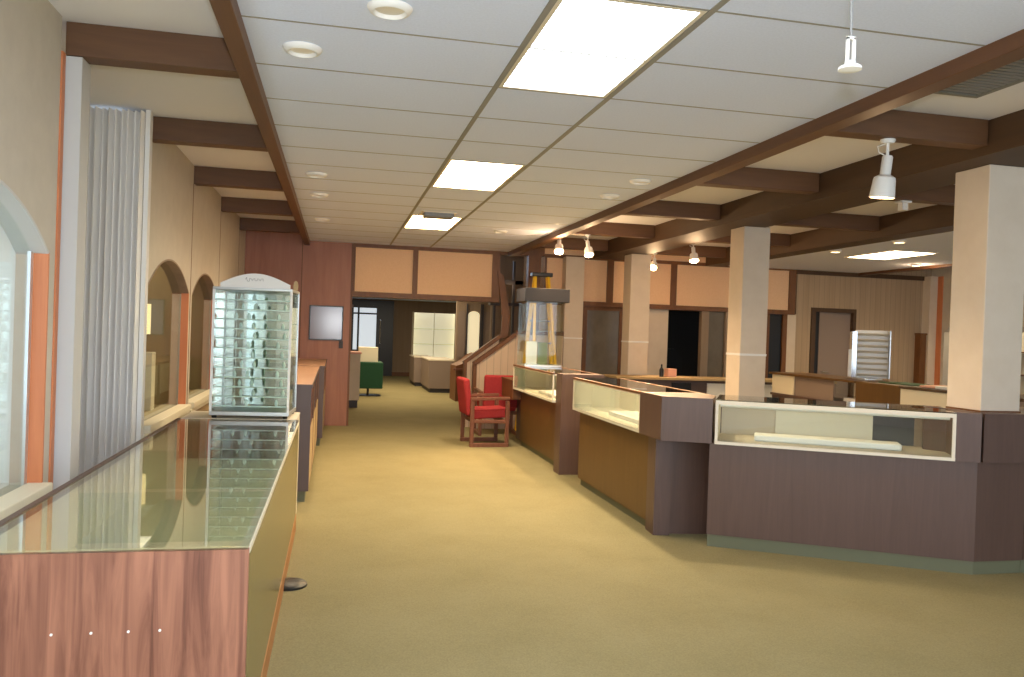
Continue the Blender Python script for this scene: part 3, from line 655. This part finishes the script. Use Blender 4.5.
# ---- countertop glass case with dark top, standing on the far counter
def topcase():
    x0, x1, y0, y1, z0, z1 = 2.345, 2.83, 9.95, 10.4, 1.073, 1.90
    t = thing('countertop_showcase', 'clear glass countertop showcase with a dark slab top on the farthest counter', 'showcase', ((x0+x1)/2, y0, z0))
    obj('base', B(x0, y0, z0, x1, y1, z0+.02), 'silver', t)
    for a in ((x0, y0, x1, y0+.006), (x0, y1-.006, x1, y1), (x0, y0+.007, x0+.006, y1-.007), (x1-.006, y0+.007, x1, y1-.007)): obj('pane', B(a[0], a[1], z0+.021, a[2], a[3], z1), 'paneglass', t)
    for z in (1.52,): obj('shelf', B(x0+.008, y0+.008, z, x1-.008, y1-.008, z+.006), 'greenglass', t)
    obj('top', B(x0-.03, y0-.03, z1, x1+.07, y1+.03, z1+.17), 'slabdark', t, bevel=.005)
topcase()

# ================================================================ RED CHAIRS
def chair(x, y, rz, label):
    """sled-frame wooden armchair facing +X in its own space"""
    t = thing('armchair', label, 'chair', (x, y, 0), 'red armchairs'); t.rotation_euler[2] = rz
    Z0 = Vector((0, 0, 0))
    for s in (-1, 1):
        yy = s*.28; f = MB()
        f.bar((-.26, yy, .025), (.26, yy, .025), .05, .05).bar((.235, yy, .05), (.235, yy, .60), .05, .045).bar((-.235, yy, .05), (-.235, yy, .60), .05, .045).bar((-.26, yy, .62), (.26, yy, .635), .055, .04).bar((-.21, yy, .33), (.21, yy, .33), .03, .045)
        obj('side_frame', f, 'chairwood', t, bevel=.006, off=Z0)
    obj('crossrail', MB().bar((.2, -.255, .33), (.2, .255, .33), .03, .05).bar((-.2, -.255, .33), (-.2, .255, .33), .03, .05), 'chairwood', t, off=Z0)
    def cushion(name, c, sz, rot):
        me = MB(); q = B(-sz[0]/2, -sz[1]/2, -sz[2]/2, sz[0]/2, sz[1]/2, sz[2]/2); R = Matrix.Rotation(rot, 3, 'Y')
        me.add([tuple(R@Vector(v)+Vector(c)) for v in q.v], q.f)
        o = obj(name, me, 'red', t, off=Z0); b = o.modifiers.new('bevel', 'BEVEL'); b.width = .03; b.segments = 4; return o
    cushion('seat', (.03, 0, .425), (.50, .50, .12), -.05)
    cushion('backrest', (-.285, 0, .64), (.085, .50, .48), -.13)
    return t
chair(1.97, 10.58, .06, 'red-upholstered wooden armchair in the aisle, seen from its side')
chair(2.34, 11.64, 1.57, 'red-upholstered wooden armchair seen from behind, tucked between the low desk and the stair wall')

# ================================================================ STAIR
t = thing('staircase', 'boarded stair side wall with two sloping wooden handrails', 'staircase', (2.5, 12.2, 0))
pl = [(2.10, 0), (3.49, 0), (3.49, 1.49), (2.76, 1.49), (2.10, 1.0)]
obj('side_wall', MB().extrude([(x, 12.24, z) for x, z in pl], (0, .06, 0)), 'boards2', t)
obj('handrail', MB().bar((2.08, 12.25, .99), (2.72, 12.25, 1.465), .1, .06).bar((2.72, 12.25, 1.50), (3.49, 12.25, 1.50), .1, .06), 'trimwood', t)
obj('newel_post', B(2.07, 12.2, 0, 2.125, 12.29, .99), 'trimwood', t)
obj('outer_wall', MB().extrude([(x, 12.42, z) for x, z in [(1.98, 0), (2.50, 0), (2.50, 1.40), (1.98, 1.02)]], (0, .05, 0)), 'boards2', t)
obj('handrail', MB().bar((1.95, 12.44, 1.0), (2.52, 12.44, 1.43), .1, .06), 'trimwood', t)
obj('newel_post', B(1.955, 12.40, 0, 2.005, 12.48, 1.02), 'trimwood', t)
obj('upper_string', MB().extrude([(2.44, 12.40, 2.45), (2.54, 12.40, 2.38), (2.66, 12.40, 1.75), (2.64, 12.40, 1.42), (2.52, 12.40, 1.40), (2.54, 12.40, 1.72)], (0, .045, 0)), 'trimwood', t)
for i in range(9): obj('tread', B(2.16+.13*i, 12.31, .15*i+.10, 2.16+.13*(i+1)+.02, 12.385, .15*i+.14), 'trimwood', t)
tag(obj('pipe_frame', MB().box(2.62, 13.6, 0, 2.66, 13.65, 2.72).box(2.95, 13.6, 0, 2.99, 13.65, 2.72).box(2.66, 13.6, 2.32, 2.95, 13.65, 2.4).box(2.55, 13.5, 1.95, 3.05, 13.7, 2.0), 'charcoal'), 'grey metal frame standing up in the dark stairwell', 'frame')
def ladder():
    x, y = 3.04, 12.0; t = thing('stepladder', 'yellow stepladder with a black top behind the countertop showcase', 'ladder', (x, y, 0))
    zt = 2.36
    for s in (-1, 1):
        obj('front_rail', MB().bar((x+s*.30, y+.05, 0), (x+s*.10, y, zt), .055, .03), 'yellow', t)
        obj('rear_rail', MB().bar((x+s*.22, y-.62, 0), (x+s*.10, y-.05, zt), .04, .03), 'yellow', t)
    for i in range(1, 7): 
        k = i/7; obj('step', B(x-.28+.18*k, y-.05, zt*k-.012, x+.28-.18*k, y+.05, zt*k+.012), 'grey', t)
    obj('top_cap', B(x-.16, y-.10, zt, x+.16, y+.06, zt+.06), 'black', t, bevel=.008)
ladder()
tag(obj('reflection_card', B(2.42, 10.20, 1.094, 2.56, 10.21, 1.39), 'tray'), 'white upright card standing for a window reflection in the countertop showcase', 'card')  # both cards are painted stand-ins for a reflection in the showcase glass
tag(obj('reflection_card', B(2.575, 10.20, 1.094, 2.70, 10.21, 1.38), mat('green_reflection', (120, 132, 96), .6)), 'dull green upright card standing for a reflection in the countertop showcase', 'card')

# ================================================================ FAR ROOM FURNITURE
t = thing('white_cabinet', 'narrow white cabinet end just through the wide opening', 'cabinet', (.3, 15.2, 0))
obj('body', B(-.3, 15.2, .14, .46, 15.9, 1.0), 'columnpaint', t); obj('plinth', B(-.3, 15.23, 0, .43, 15.9, .139), 'charcoal', t); obj('top', B(-.3, 15.18, 1.0, .48, 15.92, 1.03), 'pink', t)
t = thing('draped_table', 'small table under a dark green cloth in the far room', 'table', (.75, 17.8, 0))
obj('tablecloth', B(.45, 17.75, .17, 1.03, 18.6, .74), 'green', t, bevel=.02); obj('leg', MB().tube([(.72, 17.9, 0), (.72, 17.9, .17)], .025), 'black', t); obj('foot', B(.5, 17.85, 0, 1.0, 18.2, .02), 'black', t)
tag(obj('cream_carton', B(.5, 17.95, .742, .92, 18.4, 1.06), 'cream', bevel=.004), 'pale carton standing on the green-draped table', 'carton')
def desk(x0, x1, y0, y1, h, label):
    t = thing('grey_showcase', label, 'display case', ((x0+x1)/2, y0, 0), 'grey cases in the far room')
    obj('toe_kick', B(x0+.04, y0+.05, 0, x1-.02, y1, .1), 'charcoal', t); obj('body', B(x0, y0, .1, x1, y1, h-.02), 'doorgrey', t); obj('top', B(x0-.01, y0-.01, h-.02, x1+.01, y1, h+.01), 'offwhite', t)
desk(2.18, 2.79, 19.1, 20.9, .78, 'nearer grey display case in the far room below the lit niche')
desk(2.03, 2.5, 21.2, 22.6, .77, 'farther grey display case in the far room below the lit niche')
t = thing('dark_cabinet', 'dark wooden cabinet with a curved sloping top beside the stair foot', 'cabinet', (2.75, 16.9, 0))
pr = [(2.50, 0), (3.1, 0), (3.1, 1.0), (2.95, 1.02), (2.85, .98), (2.72, .86), (2.60, .78), (2.50, .75)]
obj('body', MB().extrude([(x, 16.9, z) for x, z in pr], (0, .85, 0)), 'trimwood', t); obj('ledge', B(2.44, 16.85, .66, 2.7, 17.0, .70), 'chairwood', t)
t = thing('arched_wall_case', 'tall arched mirror-fronted wall case in the far room by the stair', 'wall case', (2.95, 17.6, 0))
obj('back', B(2.62, 17.9, 0, 3.6, 18.0, 2.15), 'greywall', t)
for xa, xb in ((2.66, 2.82), (2.88, 3.14), (3.22, 3.42)):
    h = [(xa, .9), (xb, .9)]+[((xa+xb)/2+(xb-xa)/2*math.cos(math.pi*i/10), 1.85+.09*math.sin(math.pi*i/10)) for i in range(11)]
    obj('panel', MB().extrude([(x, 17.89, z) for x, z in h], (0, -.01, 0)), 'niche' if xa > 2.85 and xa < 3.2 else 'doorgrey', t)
for x in (2.84, 3.16, 3.2): obj('post', B(x, 17.84, 0, x+.025, 17.9, 2.1), 'charcoal', t)

# ================================================================ WALL AND CEILING FITTINGS
t = thing('framed_notice', 'black-framed glossy notice hanging on the wood wall', 'frame', (-.14, 12.44, 1.28))
fb = MB().box(-.395, 12.42, 1.285, .10, 12.447, 1.30).box(-.395, 12.42, 1.785, .10, 12.447, 1.80).box(-.395, 12.42, 1.30, -.38, 12.447, 1.785).box(.085, 12.42, 1.30, .10, 12.447, 1.785)
obj('frame', fb, 'black', t); obj('sheet', B(-.38, 12.435, 1.30, .085, 12.446, 1.785), mat('notice_sheet', (112, 102, 110), .16, spec=.5), t)
tag(obj('light_switch', MB().box(.05, 12.436, 1.17, .11, 12.449, 1.28).box(.075, 12.430, 1.21, .085, 12.436, 1.24), 'charcoal', bevel=.002), 'dark light switch plate below the framed notice', 'switch')
t = thing('ceiling_vent', 'grey grille vent in the raised ceiling bay by the nearest column', 'vent', (3.45, 3.4, ZB))
obj('frame', MB().box(3.21, 2.85, ZB-.012, 3.25, 4.0, ZB-.001).box(3.52, 2.85, ZB-.012, 3.56, 4.0, ZB-.001).box(3.25, 3.96, ZB-.012, 3.52, 4.0, ZB-.001).box(3.25, 2.85, ZB-.012, 3.52, 2.89, ZB-.001), 'ventgrey', t)
sl = MB()
for i in range(26): sl.bar((3.25, 2.90+.041*i, ZB-.008), (3.52, 2.90+.041*i, ZB-.008), .028, .004)
obj('slats', sl, 'grey', t); obj('duct', B(3.25, 2.89, ZB-.003, 3.52, 3.96, ZB-.001), 'charcoal', t)
t = thing('vent_box', 'small grey vent box hanging below the farthest aisle light panel', 'vent', (1.03, 8.72, ZC))
obj('housing', B(.88, 8.62, ZC-.055, 1.20, 8.82, ZC-.002), 'grey', t, bevel=.006); obj('flange', B(.85, 8.6, ZC-.012, 1.23, 8.95, ZC-.001), 'offwhite', t)

def aim(name, c, d, prof, material, t, n=22, smooth=True):
    """lathe about direction d from point c; prof (r, s) along d"""
    d = Vector(d).normalized(); q = d.to_track_quat('Z', 'Y').to_matrix()
    mb = MB().lathe(prof, (0, 0, 0), n); mb.v = [tuple(q@Vector(v)+Vector(c)) for v in mb.v]
    return obj(name, mb, material, t, smooth=smooth)
def spot(x, y, z, d, label, power=40, sc=1.0, lit=True, drop=.13):
    t = thing('track_light', label, 'light', (x, y, z), 'white track lights')
    obj('canopy', MB().lathe([(.035*sc, -.025*sc), (.045*sc, -.01*sc), (.045*sc, 0)], (x, y, z), 20), 'white', t, smooth=True)
    c = Vector((x, y, z-drop*sc)); dv = Vector(d).normalized()
    obj('stem', MB().tube([(x, y, z-.02*sc), (x, y, z-.05*sc), tuple(c)], .010*sc), 'white', t)
    a = c-dv*.03*sc
    aim('neck', a, dv, [(.026*sc, 0), (.032*sc, .01*sc), (.032*sc, .12*sc), (.036*sc, .125*sc)], 'white', t)
    aim('shade', a, dv, [(.036*sc, .12*sc), (.062*sc, .135*sc), (.066*sc, .15*sc), (.076*sc, .26*sc), (.070*sc, .262*sc), (.060*sc, .20*sc), (.02*sc, .16*sc)], 'white', t)
    aim('bulb', a, dv, [(.02*sc, .17*sc), (.058*sc, .215*sc), (.066*sc, .245*sc), (.04*sc, .258*sc)], 'bulb' if lit else 'offwhite', t)
    obj('wire_loop', MB().tube([(x-.02*sc, y, z-.03*sc), (x-.07*sc, y, z-.05*sc), (x-.06*sc, y, z-.085*sc), (x-.015*sc, y, z-.1*sc)], .004*sc, 6), 'white', t)
    if power: light('track_beam', 'SPOT', tuple(c+dv*.27*sc), power, WARM, tuple(c+dv*3), spot_size=2.0, spot_blend=.8, shadow_soft_size=.04); light('track_spill', 'POINT', tuple(c+dv*.30*sc), power*.11, WARM, shadow_soft_size=.06)
spot(3.335, 4.46, 2.785, (-.03, .12, -1), 'large white track light nearest, hanging from the first cross beam', 30, 1.0)
spot(2.74, 9.95, 2.785, (-.15, -.6, -.8), 'lit track light beside the aisle fascia, farthest end', 150, .8)
spot(3.12, 9.95, 2.785, (.0, -.45, -.9), 'white track light next to the fascia-side one, on the same cross beam', 110, .8)
spot(4.72, 11.62, 2.785, (-.3, -.5, -.6), 'small glowing track light beside the farthest column', 110, .8)
spot(4.58, 9.95, 2.785, (-.1, -.45, -.9), 'white track light hanging between the farthest and middle columns', 100, .8)
tag(obj('light_track', B(2.80, 9.93, 2.772, 3.07, 9.97, 2.784), 'offwhite'), 'short white light track under a cross beam beside the fascia', 'track')
tag(obj('cable_adapter', MB().box(4.86, 6.27, 2.70, 4.92, 6.33, 2.785).box(4.84, 6.25, 2.765, 4.94, 6.35, 2.784), 'white', bevel=.003), 'small white adapter box under a cross beam near the large track light', 'adapter')
# hanging cord with white holder
t = thing('hanging_socket', 'white lamp holder dangling on a cord from the tile ceiling', 'lamp holder', (1.265, 1.84, 2.17))
hx, hy, hz = 1.258, 1.84, 2.195
obj('cord', MB().tube([(hx-.02, hy, ZC), (hx-.008, hy, 2.5), (hx+.0, hy, hz+.085)], .003, 8), 'grey', t)
obj('flange', MB().lathe([(.012, 0), (.029, .003), (.028, .010), (.014, .018), (.013, .024)], (hx, hy, hz), 20), 'white', t, smooth=True)
obj('prong', MB().box(hx-.012, hy-.004, hz+.02, hx-.006, hy+.004, hz+.085), 'white', t); obj('prong', MB().box(hx+.006, hy-.004, hz+.02, hx+.012, hy+.004, hz+.085), 'white', t)
obj('bridge', B(hx-.012, hy-.004, hz+.08, hx+.012, hy+.004, hz+.087), 'white', t)

light('stair_lamp', 'POINT', (2.9, 13.6, 2.3), 1.5, WARM, shadow_soft_size=.1)
light('far_room_lamp', 'AREA', (1.5, 18.5, 2.36), 115, (1, .80, .52), (1.5, 18.5, 0), shape='RECTANGLE', size=2, size_y=6)
light('window_niche_lamp', 'AREA', (-1.75, 8.0, 2.1), 6, (1, .85, .6), (-1.75, 8.0, 0), shape='RECTANGLE', size=.3, size_y=3)
for i, y in enumerate((11.4, 9.8)): light('wall_case_lamp', 'AREA', (XR+.4, y, 2.18), 4, (1, .85, .6), (XR+.4, y, 0), shape='RECTANGLE', size=.3, size_y=1.2)
